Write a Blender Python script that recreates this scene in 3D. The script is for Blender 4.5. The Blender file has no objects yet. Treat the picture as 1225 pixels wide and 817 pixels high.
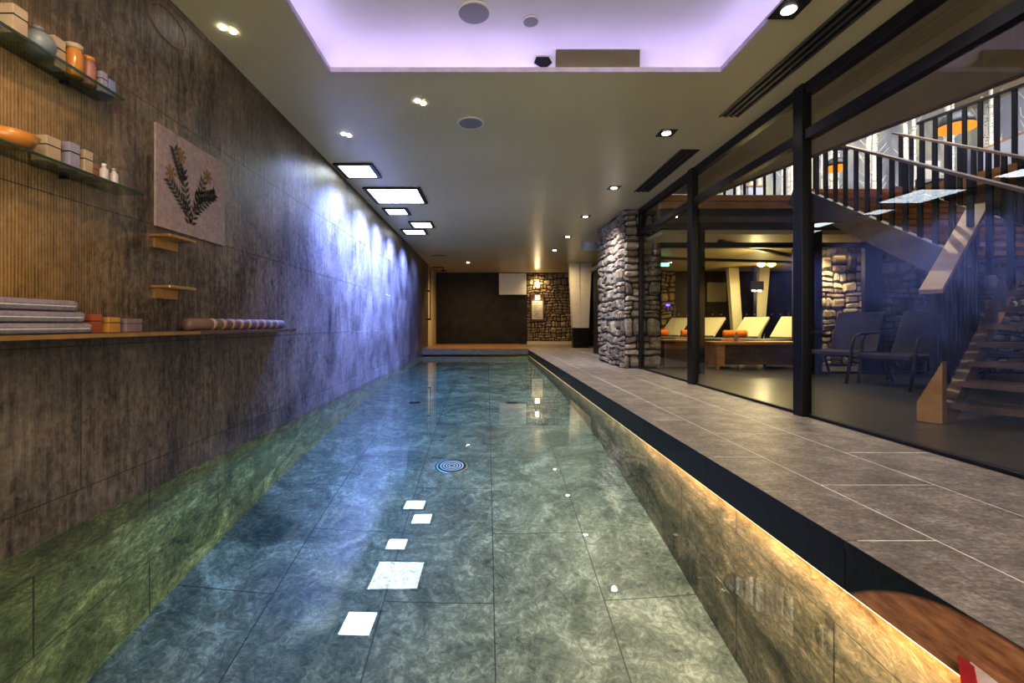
import bpy, bmesh, math, random
from mathutils import Vector, Matrix, noise
random.seed(7)
sc = bpy.context.scene
COL = sc.collection
PI = math.pi
# ------------------------------------------------------------------ measures (metres; water surface z = 0)
CAMZ = .83; ZC = 2.576; ZD = .16; XL = -1.70; XF = 1.124; XR = 1.150; XG = 2.33; DEP = 1.37; YP = 12.0; YB = 15.3; Y0 = -1.6

# ------------------------------------------------------------------ node helpers
def mat(name):
    m = bpy.data.materials.new(name); m.use_nodes = True
    nt = m.node_tree; nt.nodes.clear()
    out = nt.nodes.new('ShaderNodeOutputMaterial')
    return m, nt, out
def nd(nt, t, **kw):
    n = nt.nodes.new(t)
    for k, v in kw.items():
        if k.startswith('i_'):
            n.inputs[k[2:].replace('_', ' ')].default_value = v
        else: setattr(n, k, v)
    return n
def c4(c): return (c[0], c[1], c[2], 1)
def ramp(nt, fac, stops):
    r = nt.nodes.new('ShaderNodeValToRGB')
    el = r.color_ramp.elements
    el[0].position, el[0].color = stops[0][0], c4(stops[0][1])
    el[1].position, el[1].color = stops[-1][0], c4(stops[-1][1])
    for p, c in stops[1:-1]:
        e = el.new(p); e.color = c4(c)
    nt.links.new(fac, r.inputs['Fac'])
    return r
def mixc(nt, fac, a, b, mode='MIX'):
    m = nt.nodes.new('ShaderNodeMix'); m.data_type = 'RGBA'; m.blend_type = mode
    for s, v in ((0, fac), (6, a), (7, b)):
        if hasattr(v, 'is_output'): nt.links.new(v, m.inputs[s])
        else: m.inputs[s].default_value = v if s == 0 else c4(v)
    return m.outputs[2]
def mth(nt, op, a, b=None, c=None, clamp=False):
    m = nt.nodes.new('ShaderNodeMath'); m.operation = op; m.use_clamp = clamp
    for i, v in enumerate((a, b, c)):
        if v is None: continue
        if hasattr(v, 'is_output'): nt.links.new(v, m.inputs[i])
        else: m.inputs[i].default_value = v
    return m.outputs[0]
def coords(nt, scale=(1, 1, 1), rot=(0, 0, 0), loc=(0, 0, 0), kind='Object'):
    t = nt.nodes.new('ShaderNodeTexCoord'); mp = nt.nodes.new('ShaderNodeMapping')
    mp.inputs['Scale'].default_value = scale; mp.inputs['Rotation'].default_value = rot; mp.inputs['Location'].default_value = loc
    nt.links.new(t.outputs[kind], mp.inputs['Vector'])
    return mp.outputs['Vector']
def noise_n(nt, vec, scale, detail=4, rough=.55, dist=0):
    n = nt.nodes.new('ShaderNodeTexNoise'); n.inputs['Scale'].default_value = scale
    n.inputs['Detail'].default_value = detail; n.inputs['Roughness'].default_value = rough; n.inputs['Distortion'].default_value = dist
    nt.links.new(vec, n.inputs['Vector']); return n.outputs['Fac']
def bsdf(nt, out, color, rough=.5, metal=0, bump=None, bs=.3, bd=.01, spec=.5, emit=None, es=0):
    b = nt.nodes.new('ShaderNodeBsdfPrincipled')
    if hasattr(color, 'is_output'): nt.links.new(color, b.inputs['Base Color'])
    else: b.inputs['Base Color'].default_value = c4(color)
    if hasattr(rough, 'is_output'): nt.links.new(rough, b.inputs['Roughness'])
    else: b.inputs['Roughness'].default_value = rough
    b.inputs['Metallic'].default_value = metal
    b.inputs['Specular IOR Level'].default_value = spec
    if bump is not None:
        bm_ = nt.nodes.new('ShaderNodeBump'); bm_.inputs['Strength'].default_value = bs; bm_.inputs['Distance'].default_value = bd
        nt.links.new(bump, bm_.inputs['Height']); nt.links.new(bm_.outputs[0], b.inputs['Normal'])
    if emit is not None:
        b.inputs['Emission Color'].default_value = c4(emit); b.inputs['Emission Strength'].default_value = es
    nt.links.new(b.outputs[0], out.inputs['Surface'])
    return b
def M_plain(name, col, rough=.5, metal=0, var=.15, scale=12, bs=.1, spec=.5):
    m, nt, out = mat(name); v = coords(nt); f = noise_n(nt, v, scale)
    lo = tuple(x * (1 - var) for x in col); hi = tuple(min(1, x * (1 + var)) for x in col)
    r = ramp(nt, f, [(.3, lo), (.7, hi)])
    bsdf(nt, out, r.outputs[0], rough, metal, f, bs, .003, spec); return m
def M_emit(name, col, s):
    m, nt, out = mat(name); v = coords(nt); f = noise_n(nt, v, 3)
    r = ramp(nt, f, [(.2, tuple(x * .93 for x in col)), (.8, col)])
    e = nd(nt, 'ShaderNodeEmission', i_Strength=s); nt.links.new(r.outputs[0], e.inputs['Color'])
    nt.links.new(e.outputs[0], out.inputs['Surface']); return m
def brick(nt, vec, w, h, mortar=.003, off=.5, smooth=0.0):
    b = nt.nodes.new('ShaderNodeTexBrick'); b.offset = off; b.squash = 1
    b.inputs['Scale'].default_value = 1; b.inputs['Brick Width'].default_value = w; b.inputs['Row Height'].default_value = h
    b.inputs['Mortar Size'].default_value = mortar; b.inputs['Mortar Smooth'].default_value = smooth; b.inputs['Bias'].default_value = 0
    b.inputs['Color1'].default_value = (0, 0, 0, 1); b.inputs['Color2'].default_value = (1, 1, 1, 1)
    nt.links.new(vec, b.inputs['Vector']); return b
def swz(nt, order, off=(0, 0, 0)):
    t = nt.nodes.new('ShaderNodeTexCoord'); s = nt.nodes.new('ShaderNodeSeparateXYZ'); c = nt.nodes.new('ShaderNodeCombineXYZ')
    nt.links.new(t.outputs['Object'], s.inputs[0])
    for i, k in enumerate(order):
        if k is None: continue
        nt.links.new(mth(nt, 'ADD', s.outputs['XYZ'.index(k)], off[i]), c.inputs[i])
    return c.outputs[0], s
# ------------------------------------------------------------------ materials
def make_wall_left():
    m, nt, out = mat('dark_brushed_stone')
    bv, s = swz(nt, ('Y', 'Z', None), (-.70, -.14 + 3, 0))
    b = brick(nt, bv, 1.2, .6, .0022)
    v = coords(nt, (1, 5.0, .35)); v2 = coords(nt, (1, 1, .7))
    st = noise_n(nt, v, 9, 8, .75); bl = noise_n(nt, v2, 2.3, 7, .62, .4); pit = noise_n(nt, v2, 30, 8, .8)
    f = mth(nt, 'ADD', mth(nt, 'MULTIPLY', st, .32), mth(nt, 'MULTIPLY', bl, .33)); f = mth(nt, 'ADD', f, mth(nt, 'MULTIPLY', pit, .42))
    vor = noise_n(nt, coords(nt, (1, 1, .8)), 26, 10, .85, 1.0); clus = noise_n(nt, coords(nt), 1.7, 4, .6, .8)
    hole = mth(nt, 'MULTIPLY', mth(nt, 'MULTIPLY', mth(nt, 'SUBTRACT', .47, vor, clamp=True), 5, clamp=True), mth(nt, 'MULTIPLY', mth(nt, 'SUBTRACT', clus, .46, clamp=True), 8, clamp=True))
    f = mth(nt, 'SUBTRACT', f, mth(nt, 'MULTIPLY', hole, .16)); f = mth(nt, 'SUBTRACT', f, mth(nt, 'MULTIPLY', clus, .10)); f = mth(nt, 'ADD', f, .035)
    r = ramp(nt, f, [(.34, (.006, .005, .004)), (.45, (.040, .030, .022)), (.53, (.125, .096, .07)), (.60, (.21, .165, .12)), (.70, (.36, .29, .22))])
    # amber reflection of a timber panel, painted into the wall behind the shelves
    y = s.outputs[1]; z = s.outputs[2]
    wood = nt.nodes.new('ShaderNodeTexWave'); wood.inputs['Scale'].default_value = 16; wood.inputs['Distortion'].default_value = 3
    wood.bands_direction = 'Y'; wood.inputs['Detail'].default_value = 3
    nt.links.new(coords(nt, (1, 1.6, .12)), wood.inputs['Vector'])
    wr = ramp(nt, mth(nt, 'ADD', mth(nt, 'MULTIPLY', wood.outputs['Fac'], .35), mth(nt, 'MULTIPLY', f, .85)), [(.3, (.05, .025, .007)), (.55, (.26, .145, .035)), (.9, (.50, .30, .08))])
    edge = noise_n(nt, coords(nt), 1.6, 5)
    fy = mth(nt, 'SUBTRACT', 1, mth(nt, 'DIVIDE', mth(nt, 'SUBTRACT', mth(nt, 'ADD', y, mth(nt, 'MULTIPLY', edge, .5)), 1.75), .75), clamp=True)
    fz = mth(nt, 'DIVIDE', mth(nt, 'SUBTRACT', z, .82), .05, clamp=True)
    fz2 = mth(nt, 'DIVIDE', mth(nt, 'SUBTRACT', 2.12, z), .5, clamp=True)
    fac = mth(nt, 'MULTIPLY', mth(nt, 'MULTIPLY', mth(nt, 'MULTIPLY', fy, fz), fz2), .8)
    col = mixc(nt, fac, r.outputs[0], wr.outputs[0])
    jt = mth(nt, 'MULTIPLY', b.outputs['Fac'], .75)
    col = mixc(nt, jt, col, (.012, .011, .010))
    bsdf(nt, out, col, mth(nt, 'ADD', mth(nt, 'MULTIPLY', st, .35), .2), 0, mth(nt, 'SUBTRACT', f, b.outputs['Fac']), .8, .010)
    return m
def make_ceiling():
    m, nt, out = mat('satin_stretch_ceiling'); f = noise_n(nt, coords(nt), .7, 3)
    r = ramp(nt, f, [(.3, (.49, .42, .225)), (.7, (.56, .485, .27))])
    bsdf(nt, out, r.outputs[0], .3, 0, None, spec=.35); return m
def make_pool_tile(name, ax, off, w, h, tint):
    m, nt, out = mat(name)
    bv, s = swz(nt, ax, off); b = brick(nt, bv, w, h, .0035)
    v = coords(nt, (1, 1, 1))
    n1 = noise_n(nt, v, 2.4, 9, .70, 1.4); n2 = noise_n(nt, v, 13, 9, .8, 2.2)
    vor = nt.nodes.new('ShaderNodeTexVoronoi'); vor.feature = 'DISTANCE_TO_EDGE'; vor.inputs['Scale'].default_value = 7
    wv = nt.nodes.new('ShaderNodeMixRGB'); wv.blend_type = 'ADD'; wv.inputs[0].default_value = .35
    nn = nt.nodes.new('ShaderNodeTexNoise'); nn.inputs['Scale'].default_value = 5; nn.inputs['Detail'].default_value = 5
    nt.links.new(v, nn.inputs['Vector']); nt.links.new(v, wv.inputs[1]); nt.links.new(nn.outputs['Color'], wv.inputs[2]); nt.links.new(wv.outputs[0], vor.inputs['Vector'])
    vein = mth(nt, 'SUBTRACT', 1, mth(nt, 'MULTIPLY', vor.outputs['Distance'], 22), clamp=True)
    vein = mth(nt, 'MULTIPLY', vein, mth(nt, 'MULTIPLY', mth(nt, 'SUBTRACT', n1, .45, clamp=True), 3, clamp=True), clamp=True)
    f = mth(nt, 'ADD', mth(nt, 'MULTIPLY', n1, .5), mth(nt, 'MULTIPLY', n2, .5))
    t = tint
    r = ramp(nt, f, [(.38, (.015 * t[0], .022 * t[1], .017 * t[2])), (.46, (.085 * t[0], .10 * t[1], .08 * t[2])), (.53, (.19 * t[0], .205 * t[1], .165 * t[2])), (.64, (.52 * t[0], .55 * t[1], .47 * t[2]))])
    col = mixc(nt, mth(nt, 'MULTIPLY', vein, .55), r.outputs[0], (.03, .05, .04))
    tone = mixc(nt, .5, (1, 1, 1), b.outputs['Color']); 
    col = mixc(nt, .25, col, tone, 'MULTIPLY')
    col = mixc(nt, mth(nt, 'MULTIPLY', b.outputs['Fac'], .85), col, (.006, .012, .012))
    bsdf(nt, out, col, .6, 0, mth(nt, 'SUBTRACT', f, mth(nt, 'MULTIPLY', vein, .3)), .35, .01); return m
def make_deck():
    m, nt, out = mat('grey_brown_porcelain'); v = coords(nt)
    a = noise_n(nt, v, 6, 8, .7); b = noise_n(nt, v, 70, 6, .75); c = noise_n(nt, coords(nt, (1, 4, 1)), 20, 6, .7, .5)
    f = mth(nt, 'ADD', mth(nt, 'MULTIPLY', a, .35), mth(nt, 'ADD', mth(nt, 'MULTIPLY', b, .4), mth(nt, 'MULTIPLY', c, .25)))
    r = ramp(nt, f, [(.38, (.07, .060, .055)), (.5, (.205, .175, .155)), (.62, (.47, .405, .36))])
    bsdf(nt, out, r.outputs[0], .42, 0, f, .35, .004); return m
def make_fascia():
    m, nt, out = mat('black_fascia_tile'); _, s = swz(nt, ('X', 'Y', 'Z'))
    v = coords(nt); f = noise_n(nt, v, 60, 5)
    r = ramp(nt, f, [(.3, (.004, .004, .005)), (.7, (.014, .014, .015))])
    y = s.outputs[1]; z = s.outputs[2]
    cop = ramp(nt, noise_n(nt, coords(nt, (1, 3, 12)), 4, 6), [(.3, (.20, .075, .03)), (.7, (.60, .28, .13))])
    # copper-toned reflection painted on the near end, upper edge curving to the lip
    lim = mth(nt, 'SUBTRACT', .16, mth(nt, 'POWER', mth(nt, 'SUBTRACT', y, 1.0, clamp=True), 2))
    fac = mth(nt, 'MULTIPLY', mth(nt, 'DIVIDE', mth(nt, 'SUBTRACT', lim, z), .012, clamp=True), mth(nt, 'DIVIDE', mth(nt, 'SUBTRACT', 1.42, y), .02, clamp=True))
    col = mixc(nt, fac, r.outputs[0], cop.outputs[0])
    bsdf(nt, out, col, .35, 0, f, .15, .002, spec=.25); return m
def make_stone(name, tint=(1, 1, 1)):
    m, nt, out = mat(name); g = nt.nodes.new('ShaderNodeNewGeometry'); v = coords(nt)
    f = noise_n(nt, v, 18, 8, .7); f2 = noise_n(nt, v, 70, 4, .7)
    r = ramp(nt, g.outputs['Random Per Island'], [(0, (.16 * tint[0], .13 * tint[1], .10 * tint[2])), (.35, (.30 * tint[0], .24 * tint[1], .17 * tint[2])), (.7, (.24 * tint[0], .22 * tint[1], .20 * tint[2])), (1, (.45 * tint[0], .38 * tint[1], .28 * tint[2]))])
    d = ramp(nt, f, [(.3, (.35, .33, .32)), (.65, (1.1, 1.1, 1.1))])
    col = mixc(nt, 1, r.outputs[0], d.outputs[0], 'MULTIPLY')
    bsdf(nt, out, col, .8, 0, mth(nt, 'ADD', f, mth(nt, 'MULTIPLY', f2, .4)), .8, .015); return m
def make_wood(name, lo, hi, axis=(1, 1, 1), rough=.45, scale=4):
    m, nt, out = mat(name)
    f = noise_n(nt, coords(nt, axis), scale, 8, .65, .6); g = noise_n(nt, coords(nt), 3, 4)
    f2 = mth(nt, 'ADD', mth(nt, 'MULTIPLY', f, .7), mth(nt, 'MULTIPLY', g, .3))
    r = ramp(nt, f2, [(.35, lo), (.65, hi)])
    bsdf(nt, out, r.outputs[0], rough, 0, f, .25, .004); return m
def make_water():
    m, nt, out = mat('clear_pool_water')
    f = noise_n(nt, coords(nt, (1, .6, 1)), 2.2, 2, .5, .4)
    bp = nd(nt, 'ShaderNodeBump', i_Strength=.03, i_Distance=.02); nt.links.new(f, bp.inputs['Height'])
    rf = nd(nt, 'ShaderNodeBsdfRefraction', i_IOR=1.33, i_Roughness=0.0); rf.inputs['Color'].default_value = (.93, .985, .97, 1)
    gl = nd(nt, 'ShaderNodeBsdfGlossy', i_Roughness=0.0)
    gl.inputs['Color'].default_value = (1, 1, 1, 1)
    fr = nd(nt, 'ShaderNodeFresnel', i_IOR=1.62)
    for n in (rf, gl): nt.links.new(bp.outputs[0], n.inputs['Normal'])
    mx = nt.nodes.new('ShaderNodeMixShader'); nt.links.new(fr.outputs[0], mx.inputs[0]); nt.links.new(rf.outputs[0], mx.inputs[1]); nt.links.new(gl.outputs[0], mx.inputs[2])
    nt.links.new(mx.outputs[0], out.inputs['Surface']); return m
def make_glass(name='window_glass', f0=.075, tint=(.93, .96, .93)):
    m, nt, out = mat(name)
    g = nt.nodes.new('ShaderNodeNewGeometry'); dt = nt.nodes.new('ShaderNodeVectorMath'); dt.operation = 'DOT_PRODUCT'
    nt.links.new(g.outputs['Normal'], dt.inputs[0]); nt.links.new(g.outputs['Incoming'], dt.inputs[1])
    c = mth(nt, 'ABSOLUTE', dt.outputs['Value']); p = mth(nt, 'POWER', mth(nt, 'SUBTRACT', 1, c), 5)
    fr = mth(nt, 'ADD', f0, mth(nt, 'MULTIPLY', p, 1 - f0))
    tr = nd(nt, 'ShaderNodeBsdfTransparent'); tr.inputs[0].default_value = c4(tint)
    gl = nd(nt, 'ShaderNodeBsdfGlossy', i_Roughness=0.0); gl.inputs['Color'].default_value = (1, 1, 1, 1)
    mx = nt.nodes.new('ShaderNodeMixShader'); nt.links.new(fr, mx.inputs[0]); nt.links.new(tr.outputs[0], mx.inputs[1]); nt.links.new(gl.outputs[0], mx.inputs[2])
    nt.links.new(mx.outputs[0], out.inputs['Surface']); return m
def make_birch():
    m, nt, out = mat('birch_bark'); f = noise_n(nt, coords(nt, (1, 1, 5)), 7, 5, .6)
    r = ramp(nt, f, [(.36, (.02, .015, .012)), (.43, (.75, .72, .62)), (.8, (.95, .93, .85))])
    bsdf(nt, out, r.outputs[0], .6, 0, f, .3, .005); return m
def make_weave():
    m, nt, out = mat('brown_wicker')
    w = nt.nodes.new('ShaderNodeTexChecker'); w.inputs['Scale'].default_value = 45; nt.links.new(coords(nt, (1, 1, 1.4)), w.inputs[0])
    w.inputs[1].default_value = (.16, .09, .04, 1); w.inputs[2].default_value = (.04, .025, .012, 1)
    bsdf(nt, out, w.outputs[0], .5, 0, w.outputs[1], .4, .006); return m

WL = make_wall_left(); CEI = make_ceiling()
PF = make_pool_tile('pool_floor_stone', ('Y', 'X', None), (-2.49 + 11.7 - .585, .565 + 6.06, 0), 1.17, .606, (.95, 1.03, 1.02))
PWL = make_pool_tile('pool_left_wall_stone', ('Y', 'Z', None), (10, 6.30, 0), 1.17, .60, (1.15, 1.25, .60))
PWR = make_pool_tile('pool_right_wall_stone', ('Y', 'Z', None), (10.2, 6.33, 0), 1.17, .60, (1.40, .95, .62))
DECK = make_deck(); FAS = make_fascia(); STN = make_stone('rubble_stone'); STN2 = make_stone('warm_rubble_stone', (1.15, 1, .8))
GROUT = M_plain('pale_grout', (.75, .70, .64), .8); MORT = M_plain('dark_mortar', (.028, .024, .02), .95)
DARK = M_plain('black_metal', (.012, .012, .014), .35, .4, .2, 30); WATER = make_water(); GLASS = make_glass(); CLEAR = make_glass('shelf_glass', .05, (.75, .85, .8))
DWALL = M_plain('dark_brown_tile', (.013, .0095, .006), .55, 0, .7, 5, .3, .3); PLAST = M_plain('cream_plaster', (.50, .44, .31), .7, 0, .08, 4)
WHITE = M_plain('white_lacquer', (.62, .60, .54), .35, 0, .04); OAK = make_wood('oak_wood', (.10, .055, .025), (.32, .19, .09), (1, .15, 1)); OAKX = make_wood('oak_wood_crosswise', (.22, .10, .03), (.55, .28, .09), (.15, 1, 1), .5, 9)
WALN = make_wood('dark_stair_wood', (.035, .025, .02), (.16, .10, .07), (.3, .3, 1), .4, 8); TEAK = make_wood('teak_decking', (.09, .045, .02), (.38, .22, .10), (.2, 3, 1))
DWOOD = make_wood('blackened_wood', (.012, .009, .008), (.05, .035, .028), (.3, .3, 1), .45, 8); RAILW = make_wood('pale_handrail_wood', (.14, .09, .07), (.34, .24, .19), (.3, .3, 1), .4, 8)
DFLOOR = make_wood('dark_lounge_floor', (.03, .026, .02), (.085, .075, .055), (.3, 3, 1), .28, 3)
CREAM = M_plain('cream_canvas', (.62, .56, .38), .8, 0, .1, 60); ORNG = M_plain('orange_terry', (.75, .20, .03), .95, 0, .25, 80, .6); BIRCH = make_birch(); WICK = make_weave()
GREYB = M_plain('blue_grey_plaster', (.42, .45, .58), .8, 0, .06, 5); RED = M_plain('red_fabric', (.45, .02, .02), .8); CHROME = M_plain('brushed_steel', (.55, .55, .55), .25, 1, .05)

# ------------------------------------------------------------------ mesh helpers
def vbox(bm, x0, x1, y0, y1, z0, z1, bev=0):
    r = bmesh.ops.create_cube(bm, size=1)
    for v in r['verts']:
        v.co = Vector(((x0 + x1) / 2 + v.co.x * (x1 - x0), (y0 + y1) / 2 + v.co.y * (y1 - y0), (z0 + z1) / 2 + v.co.z * (z1 - z0)))
    if bev:
        es = list({e for v in r['verts'] for e in v.link_edges})
        bmesh.ops.bevel(bm, geom=es, offset=bev, segments=2, affect='EDGES', profile=.5)
def obox(bm, p, ux, uy, uz, bev=0):
    """box from corner-centre p with half-axis vectors"""
    r = bmesh.ops.create_cube(bm, size=2)
    for v in r['verts']:
        c = v.co.copy(); v.co = Vector(p) + c.x * Vector(ux) + c.y * Vector(uy) + c.z * Vector(uz)
    if bev:
        es = list({e for v in r['verts'] for e in v.link_edges})
        bmesh.ops.bevel(bm, geom=es, offset=bev, segments=2, affect='EDGES', profile=.5)
def beam(bm, a, b, w, h, up=(0, 0, 1), bev=0):
    a = Vector(a); b = Vector(b); d = (b - a); L = d.length / 2; d.normalize()
    s = d.cross(Vector(up)).normalized(); u = s.cross(d).normalized()
    obox(bm, (a + b) / 2, d * L, s * w / 2, u * h / 2, bev)
def tube(bm, pts, r, seg=10, caps=True):
    pts = [Vector(p) for p in pts]; rings = []
    rs = r if isinstance(r, (list, tuple)) else [r] * len(pts)
    prev = None
    for i, p in enumerate(pts):
        d = (pts[min(i + 1, len(pts) - 1)] - pts[max(i - 1, 0)]).normalized()
        if prev is None:
            a = d.orthogonal().normalized()
        else:
            a = (prev - d * prev.dot(d)).normalized()
        prev = a; b = d.cross(a)
        rings.append([bm.verts.new(p + rs[i] * (math.cos(t) * a + math.sin(t) * b)) for t in [2 * PI * k / seg for k in range(seg)]])
    for i in range(len(rings) - 1):
        for k in range(seg):
            bm.faces.new((rings[i][k], rings[i][(k + 1) % seg], rings[i + 1][(k + 1) % seg], rings[i + 1][k]))
    if caps:
        bm.faces.new(rings[0][::-1]); bm.faces.new(rings[-1])
def lathe(bm, prof, seg=24, loc=(0, 0, 0)):
    loc = Vector(loc); rings = []
    for r, z in prof:
        rings.append([bm.verts.new(loc + Vector((max(r, .0004) * math.cos(2 * PI * k / seg), max(r, .0004) * math.sin(2 * PI * k / seg), z))) for k in range(seg)])
    for i in range(len(rings) - 1):
        for k in range(seg):
            bm.faces.new((rings[i][k], rings[i][(k + 1) % seg], rings[i + 1][(k + 1) % seg], rings[i + 1][k]))
    bm.faces.new(rings[0][::-1]); bm.faces.new(rings[-1])
def prism(bm, poly, vec):
    vec = Vector(vec); a = [bm.verts.new(Vector(p)) for p in poly]; b = [bm.verts.new(Vector(p) + vec) for p in poly]
    bm.faces.new(a[::-1]); bm.faces.new(b); n = len(a)
    for i in range(n): bm.faces.new((a[i], a[(i + 1) % n], b[(i + 1) % n], b[i]))
def obj(name, bm, m, parent=None, smooth=False, label=None):
    bmesh.ops.recalc_face_normals(bm, faces=bm.faces[:])
    me = bpy.data.meshes.new(name); bm.to_mesh(me); bm.free()
    if smooth:
        for p in me.polygons: p.use_smooth = True
    o = bpy.data.objects.new(name, me); COL.objects.link(o); me.materials.append(m)
    if parent: o.parent = parent; o.matrix_parent_inverse = Matrix.Identity(4)
    if label: o['label'] = label
    return o
def tag(o, label, cat, group=None, kind=None):
    o['label'] = label; o['category'] = cat
    if group: o['group'] = group
    if kind: o['kind'] = kind
    return o
def struct(name, bm, m, label=None, smooth=False):
    o = obj(name, bm, m, None, smooth); o['kind'] = 'structure'
    if label: o['label'] = label
    return o
def thing(name, label, cat, loc=(0, 0, 0), rz=0, group=None):
    o = bpy.data.objects.new(name, None); o.empty_display_size = .1; COL.objects.link(o); o.location = loc; o.rotation_euler = (0, 0, rz)
    return tag(o, label, cat, group)
def dup(root, loc, rz=None, label=None):
    r = root.copy(); COL.objects.link(r); r.location = loc
    if rz is not None: r.rotation_euler = (0, 0, rz)
    if label: r['label'] = label
    for ch in list(root.children):
        c = ch.copy(); COL.objects.link(c); c.parent = r
        for g in list(ch.children):
            d = g.copy(); COL.objects.link(d); d.parent = c
    return r
def N(): return bmesh.new()
def box_o(name, m, x0, x1, y0, y1, z0, z1, parent=None, bev=0, **k):
    b = N(); vbox(b, x0, x1, y0, y1, z0, z1, bev); return obj(name, b, m, parent, **k)
def sbox(name, m, x0, x1, y0, y1, z0, z1, label=None):
    b = N(); vbox(b, x0, x1, y0, y1, z0, z1); return struct(name, b, m, label)

def stones(bm, O, U, V, W, H, depth=.042, rmin=.05, rmax=.22, wmin=.10, wmax=.42, rnd=None):
    """rubble masonry facing: every stone its own rounded, warped block; O corner, U/V unit axes, W x H size"""
    rnd = rnd or random; O = Vector(O); U = Vector(U); V = Vector(V); Nn = U.cross(V)
    def wob(u, v):
        a = noise.noise(Vector((u * 2.2 + 7, v * 3.1, O.x))) * .045 + noise.noise(Vector((u * 7, v * 8, 3 + O.y))) * .016
        b = noise.noise(Vector((u * 2.6, v * 2.2 + 11, O.y))) * .055 + noise.noise(Vector((u * 8, v * 7, 9 + O.x))) * .018
        return u + a * .8, v + b
    def block(u0, u1, v0, v1):
        g = .0035; u0 += g; u1 -= g; v0 += g; v1 -= g
        nu = max(3, min(7, int((u1 - u0) / .04) + 2)); nv = 4
        d = depth * rnd.uniform(.55, 1.15); tu = rnd.uniform(-.02, .02); tv = rnd.uniform(-.014, .014)
        grid = []
        cut = rnd.uniform(.1, .3); sd = rnd.random() * 50
        for j in range(nv + 1):
            row = []
            for i in range(nu + 1):
                a = i / nu; b = j / nv
                e = min(a, 1 - a) * (u1 - u0); f = min(b, 1 - b) * (v1 - v0)
                edge = min(1, e / .012) * min(1, f / .012)
                uu = u0 + a * (u1 - u0); vv = v0 + b * (v1 - v0)
                # round the corners
                if (i in (0, nu)) and (j in (0, nv)):
                    uu += (.5 - a) * (u1 - u0) * cut * .6; vv += (.5 - b) * (v1 - v0) * cut
                uw, vw = wob(uu, vv)
                uw = max(0, min(W, uw)) if (u0 < .03 or u1 > W - .03) else uw
                vw = max(0, min(H, vw))
                n = noise.noise(Vector((uu * 14, vv * 14, sd))) * .012
                dd = -.012 if edge == 0 else d * (.80 + .20 * edge) + n + tu * (a - .5) + tv * (b - .5)
                row.append(bm.verts.new(O + U * uw + V * vw + Nn * dd))
            grid.append(row)
        for j in range(nv):
            for i in range(nu):
                bm.faces.new((grid[j][i], grid[j][i + 1], grid[j + 1][i + 1], grid[j + 1][i]))
    v = 0
    while v < H - .01:
        h = min(rnd.uniform(rmin, rmax) * (1.3 if rnd.random() < .2 else 1), H - v)
        if H - v - h < .035: h = H - v
        u = 0
        while u < W - .01:
            w = rnd.uniform(wmin, wmax) * (.6 if h > .1 else 1)
            if W - u - w < wmin * .7: w = W - u
            if h > .13 and rnd.random() < .55 and w > .1:
                k = rnd.uniform(.4, .6); block(u, u + w, v, v + h * k); block(u, u + w, v + h * k, v + h)
            else: block(u, u + w, v, v + h)
            u += w
        v += h
def stone_wall(name, O, U, W, H, m, label=None, th=.12, **k):
    U = Vector(U); b = N(); stones(b, O, U, (0, 0, 1), W, H, **k)
    o = struct(name, b, m, label)
    n = U.cross(Vector((0, 0, 1))); b2 = N()
    c = Vector(O) + U * W / 2 + Vector((0, 0, H / 2)) - n * (th / 2 + .0)
    obox(b2, c, U * W / 2, n * (th / 2), Vector((0, 0, H / 2)))
    obj('mortar_bed', b2, MORT, o); return o

# ================================================================== POOL ROOM SHELL
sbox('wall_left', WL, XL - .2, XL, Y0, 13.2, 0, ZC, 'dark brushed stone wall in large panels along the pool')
sbox('wall_left_end', PLAST, XL - .2, XL + .0, 13.2, YB, 0, ZC)
sbox('wall_pool_left', PWL, XL - .2, XL, Y0, YP, -DEP, 0)
sbox('wall_pool_right', PWR, XR, XR + .2, Y0, YP, -DEP, 0.004)
sbox('wall_pool_end', PWL, XL - .2, XR + .2, YP, YP + .2, -DEP, 0)
sbox('wall_pool_near', PWL, XL - .2, XR + .2, Y0 - .2, Y0, -DEP, ZC)
sbox('floor_pool', PF, XL - .2, XR + .2, Y0 - .2, YP + .2, -DEP - .1, -DEP, 'green grey stone tiles on the pool bottom')
b = N(); 
vs = [b.verts.new(p) for p in ((XL, Y0, 0), (XR, Y0, 0), (XR, YP, 0), (XL, YP, 0))]; b.faces.new(vs)
w = obj('pool_water', b, WATER); tag(w, 'still clear green and blue water filling the long indoor pool', 'water', kind='stuff')

# deck: black front fascia, tiles with pale joints
fb = N()
ys = [Y0, .518, 1.404, 2.29, 3.176, 4.062, 4.948, 5.834, 6.72, 7.606, 8.492, 9.378, 10.264, 11.15, YP]
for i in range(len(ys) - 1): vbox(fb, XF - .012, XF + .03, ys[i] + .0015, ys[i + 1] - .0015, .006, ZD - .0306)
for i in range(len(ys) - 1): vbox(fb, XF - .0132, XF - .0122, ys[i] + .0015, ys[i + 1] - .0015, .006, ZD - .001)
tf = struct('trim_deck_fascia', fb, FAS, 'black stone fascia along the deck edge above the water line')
dk = N()
def tiles(x0, x1, first, y_end, z, step=.886, zt=None):
    y = first
    while y > Y0: y -= step
    while y < y_end:
        a = max(y, Y0) + .0035; c = min(y + step, y_end) - .0035
        if c > a + .01: vbox(dk, x0 + .0035, x1 - .0035, a, c, z - .03, z)
        y += step
tiles(XF - .0155, 1.395, 1.404, YB, ZD); tiles(1.395, 1.873, 1.005, YB, ZD); tiles(1.873, 2.35, 1.48, YB, ZD)
for k in range(4): tiles(2.35 + .478 * k, 2.35 + .478 * (k + 1), 8.6 + .44 * (k % 2), YB, ZD) if False else None
struct('floor', dk, DECK, 'grey brown porcelain deck tiles beside the pool')
sbox('floor_grout_bed', GROUT, XR + .001, 2.36, Y0, YB, -.25, ZD - .0006)
sbox('floor_end_right', DECK, 2.36, 5.2, 8.5, YB, -.2, ZD)

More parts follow.
